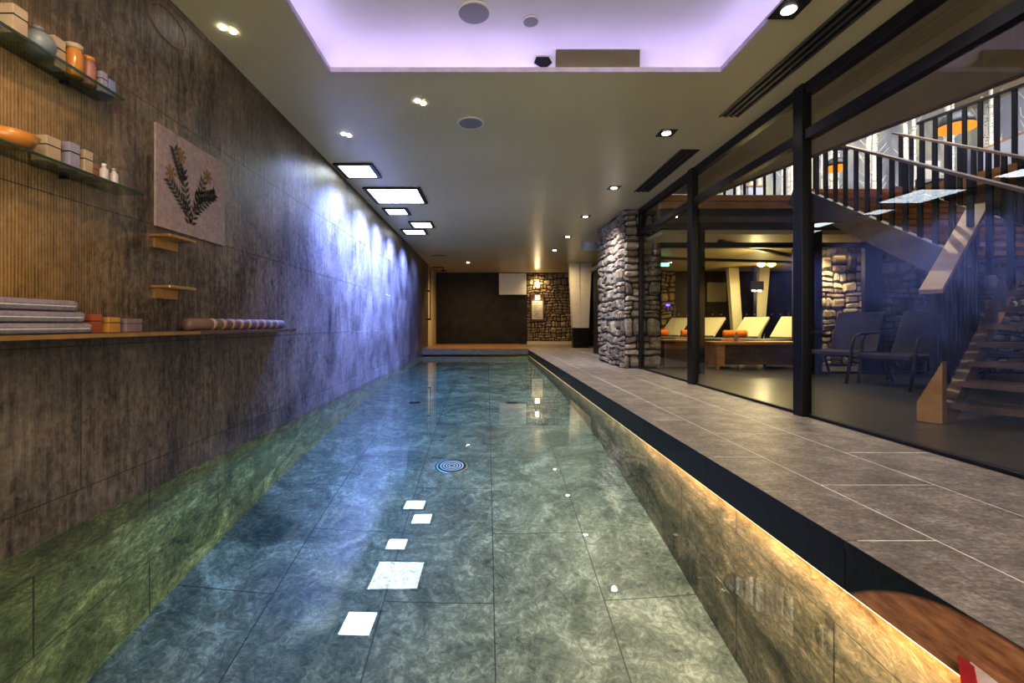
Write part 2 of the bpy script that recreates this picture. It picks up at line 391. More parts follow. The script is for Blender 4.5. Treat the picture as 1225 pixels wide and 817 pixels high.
# terrace at the far end of the pool
tb = N()
for k in range(22):
    y = YP + .06 + k * .15
    if y + .14 < YB: vbox(tb, XL, XF - .014, y, y + .142, ZD - .01, ZD + .02)
struct('floor_terrace', tb, TEAK, 'timber decking across the far end of the pool')
sbox('floor_terrace_base', DARK, XL, XF - .014, YP + .2, YB, -.05, ZD - .012)
te = N(); 
for x0, x1 in ((XL, -.32), (-.315, XF - .014)): vbox(te, x0, x1, YP - .02, YP + .055, .03, ZD + .018)
struct('trim_terrace_edge', te, M_plain('grey_edge_stone', (.12, .105, .09), .4, 0, .3, 20), 'grey stone edge strip closing the far end of the pool')

# back wall
sbox('wall_back', DWALL, XL - .2, 1.36, YB, YB + .2, 0, ZC, 'dark brown tiled back wall beyond the pool')
stone_wall('wall_back_stone', (1.36, YB, ZD), (1, 0, 0), 2.35, ZC - ZD, STN2, 'rubble stone back wall lit by a warm lamp')
sbox('trim_back_skirting', PLAST, 1.36, 3.7, YB - .12, YB - .055, ZD, ZD + .1)
# end wall stretch with dark doorway, right of the white column
stone_wall('wall_doorway_head', (2.95, 13.9, 2.36), (1, 0, 0), 2.0, ZC - 2.36, STN2)
stone_wall('wall_doorway_side', (3.3, 13.9, ZD), (1, 0, 0), 1.7, .75, STN2)
sbox('door_1', M_plain('dark_door', (.02, .012, .008), .4), 2.97, 5.2, 14.0, 14.06, ZD, 2.36, 'dark doorway beyond the white column')
sbox('wall_right_end', DWALL, 5.0, 5.2, 10.62, YB + .2, 0, ZC)

# ceiling with the luminous recess
RX0, RX1, RY = -1.08, 1.617, 3.13
cb = N()
vbox(cb, XL - .2, RX0, Y0 - .2, RY, ZC, ZC + .014); vbox(cb, RX1, XG + .02, Y0 - .2, RY, ZC, ZC + .014); vbox(cb, XL - .2, XG + .02, RY, 8.5, ZC, ZC + .014); vbox(cb, XL - .2, 5.2, 8.5, YB + .2, ZC, ZC + .04)
struct('ceiling', cb, CEI, 'olive grey satin ceiling over the pool')
RP = M_plain('recess_white_plaster', (.62, .60, .60), .55, 0, .03, 3)
E = .20; ZR = ZC + .24
rb = N(); q = bmesh.ops.create_cube(rb, size=1)
for v in q['verts']: v.co = Vector(((RX0 + RX1) / 2 + v.co.x * (RX1 - RX0 + 2 * E), (Y0 - .2 + RY + E) / 2 + v.co.y * (RY + E - Y0 + .2), (ZC + .014 + ZR) / 2 + v.co.z * (ZR - ZC - .014)))
top = [e for e in rb.edges if all(v.co.z > ZC + .1 for v in e.verts)]
bmesh.ops.delete(rb, geom=[f for f in rb.faces if all(v.co.z < ZC + .1 for v in f.verts)], context='FACES_ONLY')
bmesh.ops.bevel(rb, geom=top, offset=.13, segments=8, affect='EDGES', profile=.5)
o = struct('ceiling_recess', rb, RP, 'upper ceiling of the violet lit recess', True)
lb = N(); vbox(lb, RX0 - .008, RX0 + .004, Y0, RY + .004, ZC - .004, ZC + .028); vbox(lb, RX1 - .004, RX1 + .008, Y0, RY + .004, ZC - .004, ZC + .028); vbox(lb, RX0 - .008, RX1 + .008, RY - .004, RY + .008, ZC - .004, ZC + .028)
struct('trim_recess_lip', lb, M_plain('lilac_profile', (.55, .48, .62), .4), 'thin pale profile around the ceiling recess')
LEDV = M_emit('violet_led', (.55, .46, 1.0), 9)
led = N(); vbox(led, RX0 - .09, RX0 - .05, Y0, RY + .09, ZC + .016, ZC + .026); vbox(led, RX1 + .05, RX1 + .09, Y0, RY + .09, ZC + .016, ZC + .026); vbox(led, RX0 - .05, RX1 + .05, RY + .06, RY + .10, ZC + .016, ZC + .026)
tag(obj('light_strip', led, LEDV), 'violet light strip hidden around the ceiling recess', 'light')
tag(box_o('access_panel', M_plain('olive_panel', (.10, .085, .035), .6), .50, 1.10, RY + .12, RY + .15, ZC + .03, ZC + .222), 'dark olive rectangular panel on the far side of the ceiling recess', 'panel')
dg = N(); prism(dg, [(.345, RY + .15, ZC + .15), (.42, RY + .15, ZC + .10), (.475, RY + .15, ZC + .15), (.45, RY + .15, ZC + .19), (.36, RY + .15, ZC + .19)], (0, .008, 0))
tag(obj('cable_outlet', dg, DARK), 'small black outlet left of the olive panel in the ceiling recess', 'outlet')

# glazing
gy = [Y0, 3.25, 5.02, 6.86]
FR = thing('glazing_frame', 'black steel frame of the glass wall beside the deck', 'window frame', (XG, 0, ZD)); 
FR['kind'] = 'structure'
def P(name, x0, x1, y0, y1, z0, z1): return box_o(name, DARK, x0 - XG, x1 - XG, y0, y1, z0 - ZD, z1 - ZD, FR, .003)
P('post', XG - .045, XG + .025, 3.28, 3.38, ZD, ZC); P('post', XG - .045, XG + .025, 5.04, 5.16, ZD, ZC); P('post', XG - .03, XG + .04, 6.80, 6.86, ZD, ZC)
for a, c in ((Y0, 3.28), (3.38, 5.04), (5.16, 6.80)):
    P('head_rail', XG - .03, XG + .04, a, c, ZC - .085, ZC - .001); P('transom', XG - .03, XG + .04, a, c, 2.165, 2.24); P('bottom_rail', XG - .012, XG + .03, a, c, ZD, ZD + .022)
gi = 1
for a, c in ((Y0, 3.28), (3.38, 5.04), (5.16, 6.80)):
    for z0, z1 in ((ZD + .022, 2.165), (2.24, ZC - .085)):
        g = N(); g.faces.new([g.verts.new(p) for p in ((XG, a, z0), (XG, c, z0), (XG, c, z1), (XG, a, z1))])
        o = struct('window_%d' % gi, g, GLASS, 'glass pane in the black steel glass wall'); gi += 1
# stone pillar
sp = N(); stones(sp, (2.10, 8.4, ZD), (0, -1, 0), (0, 0, 1), 1.5, ZC - ZD); stones(sp, (2.10, 6.9, ZD), (1, 0, 0), (0, 0, 1), .56, ZC - ZD, wmin=.16, wmax=.4)
pl = struct('wall_stone_pillar', sp, STN, 'broad rubble stone pillar between deck and lounge')
mb = N(); vbox(mb, 2.105, 2.66, 6.905, 8.4, ZD, ZC); obj('mortar_core', mb, MORT, pl)

# ================================================================== CEILING FITTINGS
def skylight(x0, x1, y0, y1, label, s, fd=.045, twig=False):
    t = thing('ceiling_light_panel', label, 'ceiling light', ((x0 + x1) / 2, (y0 + y1) / 2, ZC), 0, 'square luminous panels in the ceiling')
    hx, hy = (x1 - x0) / 2, (y1 - y0) / 2
    f = N()
    for a in ((-hx, -hx + fd, -hy, hy), (hx - fd, hx, -hy, hy), (-hx + fd, hx - fd, -hy, -hy + fd * .7), (-hx + fd, hx - fd, hy - fd * .5, hy)): vbox(f, a[0], a[1], a[2], a[3], -.022, -.001)
    obj('frame', f, DARK, t)
    d = N(); vbox(d, -hx + fd, hx - fd, -hy + fd * .7, hy - fd * .5, -.012, -.002)
    m, nt, out = mat('glowing_panel_%d' % int(y0 * 10))
    e = nd(nt, 'ShaderNodeEmission', i_Strength=s)
    f1 = noise_n(nt, coords(nt, (1, 1, 1)), 9, 8, .8, 1.5)
    lo = (.30, .42, .62) if twig else (.80, .90, 1)
    r = ramp(nt, f1, [(.40, lo), (.52, (.86, .95, 1)), (.8, (1, 1, 1))]); nt.links.new(r.outputs[0], e.inputs[0]); nt.links.new(e.outputs[0], out.inputs[0])
    obj('diffuser', d, m, t); return t
skylight(-1.665, -1.237, 4.90, 5.36, 'nearest small square luminous ceiling panel, close to the stone wall', 9)
skylight(-1.58, -.84, 5.76, 6.50, 'largest square luminous ceiling panel showing branches outside', 7, .05, True)
skylight(-1.57, -1.19, 6.78, 7.18, 'small luminous ceiling panel directly beyond the largest one', 6)
skylight(-1.33, -.92, 7.66, 8.12, 'warmer luminous ceiling panel standing furthest from the stone wall', 8)
skylight(-1.58, -1.12, 8.28, 8.74, 'farthest luminous ceiling panel near the stone wall', 5)

SPOTM = M_emit('warm_lamp_disc', (1, .95, .85), 30)
def downlight(x, y, label, s=.1):
    t = thing('downlight', label, 'downlight', (x, y, ZC), 0, 'square black recessed downlights above the deck')
    f = N(); vbox(f, -s * .75, s * .75, -s * .75, s * .75, -.006, -.0005); obj('plate', f, DARK, t)
    r = N(); lathe(r, [(s * .36, -.010), (s * .38, -.0065)], 20); obj('lamp', r, SPOTM, t)
    return t
dl = [(1.675, 2.51, 'nearest square black downlight, beside the ceiling recess'), (1.64, 4.13, 'square black downlight between the two slot vents'), (1.63, 5.79, 'square black downlight beside the far slot vent'),
      (1.60, 7.33, 'square black downlight in front of the stone pillar'), (1.61, 9.0, 'square black downlight just beyond the stone pillar'), (1.60, 10.65, 'farthest square black downlight near the back stone wall')]
for x, y, l in dl: downlight(x, y, l, .10)
def twin(x, y, label):  # near three are reflected glare built as glowing discs, no fitting there
    t = thing('spot_glare', label, 'ceiling spot', (x, y, ZC), 0, 'small bright ceiling spots and reflected glare on the left')
    for s in (-1, 1):
        r = N(); lathe(r, [(.017, -.008), (.02, -.001)], 14, (s * .02, s * .018, 0)); obj('lamp', r, SPOTM, t)
twin(-1.53, 2.68, 'small twin reflected glare nearest the stone wall at upper left'); twin(-.52, 3.56, 'small twin reflected glare left of the round speaker'); twin(-1.29, 4.17, 'small twin reflected glare in front of the first luminous panel')
twin(-.52, 12.8, 'small ceiling spot above the far terrace')
def speaker(x, y, z, r, label):
    t = thing('ceiling_speaker', label, 'speaker', (x, y, z))
    a = N(); lathe(a, [(r, -.008), (r * 1.0, -.0005)], 36); obj('rim', a, WHITE, t)
    g = N(); lathe(g, [(r * .86, -.011), (r * .88, -.0085)], 36); obj('grille', g, M_plain('grey_grille', (.22, .22, .23), .6, 0, .2, 200), t)
speaker(-.137, 3.92, ZC, .115, 'round grey speaker grille flush in the olive ceiling'); speaker(-.08, 2.886, ZR, .11, 'round pale speaker inside the violet ceiling recess'); speaker(.29, 2.965, ZR, .055, 'small round sensor inside the ceiling recess right of the speaker')
def slot(x0, x1, y0, y1, label):
    t = thing('slot_vent', label, 'vent', ((x0 + x1) / 2, (y0 + y1) / 2, ZC)); hx, hy = (x1 - x0) / 2, (y1 - y0) / 2
    f = N(); vbox(f, -hx, hx, -hy, hy, -.004, -.0005); obj('recess', f, DARK, t)
    for k in range(4):
        x = -hx + 2 * hx * k / 3; s = N(); vbox(s, x - .008, x + .008, -hy, hy, -.012, -.0045); obj('slat', s, M_plain('bronze_slat', (.10, .09, .075), .4, .3), t)
slot(1.955, 2.105, .8, 3.80, 'long black linear slot vent above the near deck'); slot(1.94, 2.12, 4.52, 5.95, 'shorter linear slot vent above the deck near the second post')
t = thing('ceiling_vent', 'small dark slot vent in the ceiling above the far end of the pool', 'vent', (-1.22, 11.5, ZC)); box_o('grille', DARK, -.17, .17, -.05, .05, -.008, -.0005, t)

# ================================================================== THINGS AT THE FAR END
t = thing('wall_panel', 'flat white cabinet panel high on the dark back wall', 'panel', (.88, YB - .005, 1.83))
box_o('door', WHITE, -.46, .46, -.07, 0, 0, .72, t, .006)
for x, z in ((-.3, .62), (.3, .62), (-.3, .2), (.3, .2)):
    s = N(); lathe(s, [(.012, 0), (.012, .008)], 10); o = obj('fixing', s, DARK, t); o.rotation_euler = (PI / 2, 0, 0); o.location = (x, -.07, z)
t = thing('notice_board', 'framed grey notice board on the lit back stone wall', 'notice board', (1.71, YB - .062, .95))
box_o('frame', make_wood('board_frame_wood', (.05, .025, .01), (.12, .06, .03)), -.23, .23, -.03, 0, 0, .90, t, .004)
box_o('sheet', M_plain('grey_sheet', (.42, .38, .33), .6), -.18, .18, -.035, -.03, .05, .66, t)
pr = N()
for k in range(11): vbox(pr, -.13, -.13 + .24 * random.uniform(.4, 1), -.037, -.035, .60 - k * .048, .61 - k * .048)
obj('print', pr, DARK, t)
box_o('lamp', M_emit('board_lamp', (1, .82, .5), 12), -.07, .07, -.05, -.03, .72, .85, t)
t = thing('wall_lamp', 'glowing lamp high on the back stone wall above the notice board', 'lamp', (1.71, YB - .07, 2.1))
l = N(); lathe(l, [(.05, 0), (.06, .02), (.045, .16), (.03, .17)], 16); obj('shade', l, M_emit('sconce_glow', (1, .78, .4), 25), t, True); box_o('bracket', DARK, -.015, .015, 0, .07, .05, .08, t)
# white tapered column
t = thing('tapered_column', 'white faceted tapering column on a black base at the far end', 'column', (2.68, 12.95, ZD))
c = N(); H = ZC - ZD
for (xa, xb, xc, xd, y0, y1) in ((-.33, -.05, -.235, -.02, -.12, .12), (-.02, .30, -.02, .215, -.14, .12)):
    vs = [c.verts.new(p) for p in ((xc, y0, .57), (xd, y0, .57), (xd, y1, .57), (xc, y1, .57), (xa, y0, H), (xb, y0, H), (xb, y1, H), (xa, y1, H))]
    for f in ((0, 1, 2, 3), (7, 6, 5, 4), (0, 4, 5, 1), (1, 5, 6, 2), (2, 6, 7, 3), (3, 7, 4, 0)): c.faces.new([vs[i] for i in f])
vs = [c.verts.new(p) for p in ((-.06, -.04, .57), (.0, -.04, .57), (.0, .1, .57), (-.06, .1, .57), (-.14, -.04, H), (.0, -.04, H), (.0, .1, H), (-.14, .1, H))]
for f in ((0, 1, 2, 3), (7, 6, 5, 4), (0, 4, 5, 1), (1, 5, 6, 2), (2, 6, 7, 3), (3, 7, 4, 0)): c.faces.new([vs[i] for i in f])
obj('shaft', c, M_plain('column_plaster', (.46, .42, .32), .5, 0, .05), t)
c = N(); vs = [(-.235, -.14), (.215, -.14), (.215, .12), (-.235, .12)]; prism(c, [(x * .93, y, 0) for x, y in vs], (0, 0, .57)); obj('base', c, DARK, t, label='black base of the column')
# shower
t = thing('shower', 'black pipe shower on the left wall over the far terrace', 'shower', (XL, 12.9, ZD + .02))
p = N(); tube(p, [(.10, 0, .78), (.10, 0, 2.22), (.11, 0, 2.25), (.14, 0, 2.27), (.44, 0, 2.27), (.465, 0, 2.255), (.47, 0, 2.2)], .014); obj('pipe', p, DARK, t, True)
p = N(); lathe(p, [(.1, 2.16), (.1, 2.175), (.03, 2.2)], 24, (.47, 0, 0)); obj('shower_head', p, DARK, t, True)
for z in (.80, 1.6):
    p = N(); tube(p, [(-.01, 0, z), (.10, 0, z)], .012); tube(p, [(.03, 0, z), (.1, .0, z + .0)], .022); obj('bracket', p, DARK, t, True)
p = N(); tube(p, [(.1, -.06, .79), (.1, .06, .79)], .02); obj('tap', p, DARK, t, True)

# pool fittings
t = thing('floor_drain', 'round ringed drain in the middle of the pool bottom', 'drain', (-.31, 4.06, -DEP + .0))
d = N(); lathe(d, [(.15, 0), (.15, .006), (.13, .008)], 40); obj('rim', d, CHROME, t, True)
for r in (.105, .08, .055, .03):
    d = N(); seg = 40; 
    for k in range(seg):
        a0, a1 = 2 * PI * k / seg, 2 * PI * (k + 1) / seg
        q = [(math.cos(a0) * r, math.sin(a0) * r, .012), (math.cos(a1) * r, math.sin(a1) * r, .012), (math.cos(a1) * (r - .011), math.sin(a1) * (r - .011), .012), (math.cos(a0) * (r - .011), math.sin(a0) * (r - .011), .012)]
        d.faces.new([d.verts.new(v) for v in q])
    obj('ring', d, M_plain('drain_white', (.75, .8, .85), .4), t)
d = N(); lathe(d, [(.125, .0085), (.125, .0105)], 40); obj('well', d, DARK, t)
for x, y, l in ((-1.0, 6.3, 'left round nozzle on the far pool bottom'), (.35, 6.3, 'right round nozzle on the far pool bottom'), (-.25, 8.6, 'farthest round nozzle on the pool bottom')):
    t = thing('pool_nozzle', l, 'nozzle', (x, y, -DEP), 0); d = N(); lathe(d, [(.08, 0), (.07, .02), (.025, .04)], 20); obj('flange', d, DARK, t, True); d = N(); lathe(d, [(.022, .0405), (.02, .05)], 12); obj('cap', d, CHROME, t, True)
# warm light line under the fascia
ls = N(); vbox(ls, XF - .002, XF + .016, Y0, YP - .02, -.012, .0045)
tag(obj('light_strip', ls, M_emit('warm_led', (1, .76, .45), 2.5)), 'thin warm light line running under the black deck fascia', 'light')
# reflected red and white paper, built as a leaflet at the lower right
t = thing('reflected_leaflet', 'red and white leaflet, a reflection built solid against the black deck fascia at lower right', 'reflected_leaflet', (XF - .0135, .985, .06))
q = N(); prism(q, [(-.004, .05, 0.0), (-.004, -.17, -.02), (-.03, -.17, -.11), (-.03, .05, -.06)], (-.001, 0, .0005)); obj('sheet', q, M_plain('reflected_white_paper', (.75, .62, .58), .6), t)
q = N(); prism(q, [(-.012, .07, .0), (-.012, .035, .0), (-.042, -.02, -.11), (-.040, .03, -.09)], (-.0015, 0, .0005)); obj('red_band', q, M_plain('reflected_red_print', (.5, .03, .03), .5), t)

# ================================================================== LEFT WALL: PANE REFLECTIONS OF SHELVES AND GOODS, BUILT SOLID
AMB = M_plain('amber_glass', (.40, .17, .04), .2); CRM = M_plain('cream_card', (.36, .28, .20), .5); LIL = M_plain('lilac_card', (.24, .22, .30), .5); BLU = M_plain('slate_blue_card', (.14, .18, .33), .5)
BBL = M_plain('blue_stoneware', (.16, .19, .22), .45, 0, .3); PINK = M_plain('rose_card', (.26, .12, .10), .5); BRS = M_plain('brass', (.50, .30, .12), .3, .8); TOW = M_plain('grey_terry', (.22, .19, .22), .95, 0, .2, 60, .6)
SH = []
for z, ye, l in ((1.81, 1.97, 'upper reflected glass shelf built on the stone wall carrying jars and boxes'), (1.43, 2.08, 'lower reflected glass shelf built on the stone wall carrying small bottles')):
    t = thing('reflected_glass_shelf', l, 'shelf', (XL, 0, z)); box_o('pane', CLEAR, .0, .125, .6, ye, -.008, 0, t); box_o('front_edge', M_plain('reflected_green_edge', (.03, .055, .04), .2), .125, .130, .6, ye, -.0085, .0005, t)
    for y in (.9, 1.8):
        box_o('bracket', DARK, 0, .03, y, y + .012, -.02, -.0085, t)
def carton(x, y, z, wx, wy, h, m, label, rot=0, name='cardboard_box', cat='box'):
    t = thing(name, label, cat, (x, y, z), rot); box_o('carton', m, -wx / 2, wx / 2, -wy / 2, wy / 2, 0, h, t, .002)
    box_o('printed_band', DARK if m is not BLU else LIL, -wx / 2 - .0006, wx / 2 + .0006, -wy / 2 - .0006, wy / 2 + .0006, h * .62, h * .66, t); return t
def jar(x, y, z, r, h, m, label, cap=DARK, name='jar', cat='jar', neck=.6):
    t = thing(name, label, cat, (x, y, z)); b = N(); lathe(b, [(r * .9, 0), (r, .004), (r, h * .68), (r * neck, h * .78), (r * neck, h * .84)], 24); obj('body', b, m, t, True)
    b = N(); lathe(b, [(r * neck * 1.12, h * .842), (r * neck * 1.12, h * .985), (r * neck * .9, h)], 20); obj('lid', b, cap, t, True); return t
XS = XL + .062; Zu = 1.81; Zl = 1.43
carton(XS + .02, 1.545, Zu, .06, .05, .10, CRM, 'small reflected cream box at the left of the upper shelf')
b = N(); lathe(b, [(.025, 0), (.046, .02), (.052, .045), (.044, .072), (.022, .088), (.012, .092)], 28); t = thing('round_vase', 'round blue grey stoneware vase on the upper glass shelf', 'vase', (XS, 1.655, Zu)); obj('body', b, BBL, t, True)
b = N(); lathe(b, [(.014, .0925), (.017, .105)], 16); obj('neck', b, BBL, t, True)
carton(XS - .02, 1.735, Zu, .05, .05, .115, CRM, 'reflected cream upright box beside the round blue vase')
jar(XS, 1.80, Zu, .030, .13, AMB, 'reflected amber jar with pale lid on the upper shelf', CRM, neck=.85); jar(XS, 1.865, Zu, .025, .12, PINK, 'reflected rose coloured jar with amber lid on the upper shelf', AMB, neck=.8)
carton(XS, 1.915, Zu, .05, .03, .085, LIL, 'slim reflected lilac box on the upper shelf before the blue one'); carton(XS, 1.95, Zu, .06, .03, .07, BLU, 'reflected slate blue box at the far end of the upper shelf')
t = thing('reflected_cosmetic_set', 'reflected glittering clear wrapped cosmetic set at the near end of the upper shelf', 'cosmetics', (XS, 1.44, Zu)); box_o('tray', LIL, -.04, .04, -.09, .06, 0, .02, t, .003); b = N()
for k in range(5): lathe(b, [(.012, .0205), (.012, .06), (.006, .07)], 12, (-.01 + .02 * (k % 2), -.07 + k * .028, 0))
obj('vials', b, CHROME, t, True)
b = N(); lathe(b, [(.03, 0), (.06, .012), (.078, .05), (.074, .05), (.055, .018), (.02, .010)], 32); t = thing('bowl', 'orange wooden bowl at the left of the lower glass shelf', 'bowl', (XS + .01, 1.545, Zl)); obj('body', b, M_plain('orange_wood', (.42, .17, .03), .35), t, True)
b = N(); lathe(b, [(.052, .0185), (.06, .04), (.04, .062), (.01, .07)], 20); obj('reflected_bath_salt', b, LIL, t, True)
carton(XS, 1.685, Zl, .06, .055, .095, CRM, 'broad reflected cream box on the lower glass shelf'); carton(XS + .01, 1.765, Zl, .05, .045, .105, LIL, 'tall reflected lilac box beside the broad cream box'); carton(XS + .01, 1.83, Zl, .045, .04, .10, CRM, 'slim reflected cream box beside the tall lilac box')
carton(XS - .01, 1.885, Zl, .045, .035, .07, PINK, 'short rose box beside the two small bottles')
WB = M_plain('white_bottle', (.42, .38, .37), .35)
jar(XS + .03, 1.905, Zl, .0155, .075, WB, 'first small reflected white pump bottle on the lower glass shelf', WHITE, 'reflected_cosmetic_bottle', 'bottle', .5); jar(XS + .03, 1.955, Zl, .0155, .072, WB, 'second small reflected white pump bottle, nearest the shelf end', CRM, 'reflected_cosmetic_bottle', 'bottle', .5)
# reflected ledge with towels
t = thing('reflected_ledge', 'narrow copper edged timber ledge, a reflection built on the stone wall at eye level', 'ledge', (XL, 0, .775)); box_o('board', WALN, -.005, .15, .7, 3.68, 0, .02, t); box_o('copper_edge', BRS, .1505,   .156, .7, 2.45, .002, .018, t)
for k in range(3):
    t = thing('folded_towel', ('bottom', 'middle', 'top')[k] + ' folded pale lilac towel of the stack on the wall ledge', 'towel', (XL + .08, 1.53, .7955 + .042 * k)); box_o('fold', TOW, -.06, .06, -.2, .27 - .03 * k, 0, .040, t, .014); box_o('hem', WHITE, -.0605, .0605, -.19, .25 - .03 * k, .017, .02, t)
carton(XL + .07, 1.86, .7955, .06, .05, .075, M_plain('rust_card', (.35, .09, .03), .5), 'rust red box on the wall ledge beside the towels'); carton(XL + .07, 1.95, .7955, .06, .06, .065, M_plain('ochre_card', (.40, .21, .05), .5), 'ochre box on the wall ledge'); carton(XL + .07, 2.06, .7955, .06, .09, .06, M_plain('mauve_card', (.2, .14, .16), .5), 'long mauve box on the wall ledge')
t = thing('reflected_rolled_mat', 'long rolled brown mat with lighter bands a reflection built along the stone wall', 'mat', (XL + .045, 2.5, .83)); b = N(); tube(b, [(0, 0, 0), (0, 1.15, 0)], .034, 20); obj('roll', b, M_plain('reflected_brown_mat', (.13, .085, .06), .5), t, True)
for k in range(9):
    b = N(); tube(b, [(0, .2 + k * .1, -.0), (0, .235 + k * .1, 0)], .0355, 20); obj('band', b, M_plain('tan_band', (.42, .27, .17), .45), t, True)
for z, l in ((1.245, 'upper short brass bracket shelf under the botanical picture'), (.985, 'lower short brass bracket shelf under the botanical picture')):
    t = thing('brass_bracket', l, 'bracket', (XL, 2.29, z)); box_o('plate', BRS, -.004, .10, 0, .21, .03, .045, t, .003); box_o('back_plate', BRS, 0, .012, .02, .19, -.02, .03, t)
# reflected botanical picture
t = thing('reflected_botanical_picture', 'pale unframed print of a leafy plant, a reflection built on the dark stone wall', 'picture', (XL, 2.62, 1.60))
box_o('canvas', M_plain('mauve_canvas', (.27, .21, .21), .7, 0, .2, 40), .001, .012, -.305, .305, -.265, .265, t)
lf = N(); rn = random.Random(3)
def leaf(y, z, a, L, w):
    u = Vector((0, math.cos(a), math.sin(a))); n = Vector((0, -math.sin(a), math.cos(a))); o = Vector((.0135, y, z))
    lf.faces.new([lf.verts.new(p) for p in (o, o + u * L * .4 + n * w, o + u * L, o + u * L * .45 - n * w)])
for (y, z, a, L) in ((-.05, -.2, 1.75, .3), (-.03, -.2, 1.2, .32), (-.06, -.14, 2.4, .22), (0, -.12, .7, .26), (.0, -.03, .3, .2), (-.1, .02, 2.0, .18)):
    for k in range(9):
        q = k / 9; yy = y + math.cos(a) * L * q; zz = z + math.sin(a) * L * q
        leaf(yy, zz, a, L * .14, .003); leaf(yy, zz, a + .8, .055, .010); leaf(yy, zz, a - .8, .055, .010)
obj('plant_drawing', lf, M_plain('dark_ink', (.035, .035, .03), .8), t)
INK2 = M_plain('ochre_ink', (.16, .10, .045), .8)
for y, z in ((-.12, .16), (-.2, .04), (.12, .12)):
    fl = N(); c0 = fl.verts.new((.0138, y, z)); ring = []
    for k in range(7):
        a = 2 * PI * k / 7
        ring += [fl.verts.new((.0138, y + math.cos(a + d) * r, z + math.sin(a + d) * r)) for r, d in ((.014, -.45), (.04, -.25), (.046, 0), (.04, .25))]
    for k in range(len(ring)): fl.faces.new((c0, ring[k], ring[(k + 1) % len(ring)]))
    obj('flower', fl, INK2, t)
# ring light bracket outline at the top of the wall
t = thing('wall_ring', 'faint oval ring mark high on the stone wall near the ceiling', 'ring', (XL + .004, 2.42, 2.42)); b = N(); tube(b, [(0, .14 * math.cos(2 * PI * k / 40), .085 * math.sin(2 * PI * k / 40)) for k in range(41)], .003, 6, False); obj('hoop', b, M_plain('ring_bronze', (.16, .12, .09), .4), t, True)

# ================================================================== LOBBY / LOUNGE BEHIND THE GLASS
sbox('floor_lounge', DFLOOR, 2.36, 10.5, Y0, 11, -.1, ZD - .003, 'dark polished floor behind the glass wall')
# low ceiling up to the slanted edge of the stairwell
cb = N(); prism(cb, [(XG + .02, Y0, ZC), (4.85, Y0, ZC), (3.02, 6.08, ZC), (XG + .02, 6.08, ZC)], (0, 0, .1)); struct('ceiling_lobby', cb, M_plain('lobby_ceiling', (.40, .33, .20), .6, 0, .1, 2), 'olive beige low ceiling behind the glass wall')
cb = N(); beam(cb, (4.865, Y0, ZC + .04), (3.035, 6.08, ZC + .04), .03, .12); struct('trim_stairwell_edge', cb, WALN)
# screen across the lounge (frontal), Y = 6.1
SY = 6.10
for n, (z0, z1, m, yo) in enumerate(((2.495, 2.572, OAKX, 0), (2.40, 2.485, OAKX, .01), (2.30, 2.395, DARK, .05), (2.215, 2.295, WALN, .03), (2.135, 2.21, DARK, .02))):
    b = N(); vbox(b, 2.36, 5.0 if n < 2 else 5.6, SY + yo, SY + yo + .12, z0, z1); struct('trim_gallery_edge_%d' % (n + 1), b, m, 'timber beam edging the upper gallery' if n < 2 else None)
SF = thing('screen_frame', 'black steel frame of the glazed screen before the loungers', 'window frame', (2.36, SY, ZD)); SF['kind'] = 'structure'
def S(name, x0, x1, z0, z1): return box_o(name, DARK, x0 - 2.36, x1 - 2.36, .04, .10, z0 - ZD, z1 - ZD, SF)
S('transom', 2.36, 5.14, 1.87, 1.94)
for x0, x1 in ((2.87, 2.96), (4.28, 4.55), (5.13, 5.36)): S('post', x0, x1, ZD, 2.14)
S('bottom_rail', 4.55, 5.13, ZD, ZD + .03)
dots = N()
for k in range(22):
    lathe(dots, [(.008, 0), (.008, .002)], 8, (2.5 + k * .115 - 2.36, 0, 0))
bmesh.ops.rotate(dots, verts=dots.verts[:], cent=(0, 0, 0), matrix=Matrix.Rotation(PI / 2, 3, 'X'))
o = obj('glass_dots', dots, M_plain('frosted_dot', (.5, .48, .4), .6), SF); o.location = (0, .062, .965 - ZD)
# stone parts of the lobby
stone_wall('wall_lobby_stone', (5.36, SY + .06, ZD), (1, 0, 0), 3.9, 2.4, make_stone('cool_rubble_stone', (.75, .8, 1)), 'rubble stone wall behind the staircase')
stone_wall('wall_lounge_pier', (5.0, 7.3, ZD), (1, 0, 0), 1.3, 1.98, STN2, 'brightly lit stone pier behind the glazed screen', wmin=.14, wmax=.45)
stone_wall('wall_lounge_strip', (4.0, 10.42, ZD), (1, 0, 0), .35, 1.9, STN2)
sbox('wall_lounge_back', DWALL, 2.5, 8.2, 10.5, 10.6, ZD, 2.1); sbox('wall_lounge_left', DWALL, 2.5, 2.6, 8.4, 10.5, ZD, 2.1); sbox('wall_lounge_right', DWALL, 8.1, 8.2, 6.3, 10.5, ZD, 2.1)
sbox('ceiling_lounge', M_plain('gold_ceiling', (.46, .38, .20), .5, 0, .1, 2), 2.4, 8.2, 6.2, 10.6, 2.06, 2.12)
for i, (a, c) in enumerate((((2.9, 8.2, 2.04), (6.2, 8.9, 2.04)), ((3.4, 6.6, 2.04), (5.8, 8.3, 2.04)))):
    b = N(); beam(b, a, c, .06, .05); struct('trim_lounge_beam_%d' % (i + 1), b, DARK)
sbox('wall_lobby_right', GREYB, 10.4, 10.5, Y0, 9.6, 0, 5.4); sbox('wall_lobby_near', DWALL, XG, 10.5, Y0 - .1, Y0, 0, 5.4)

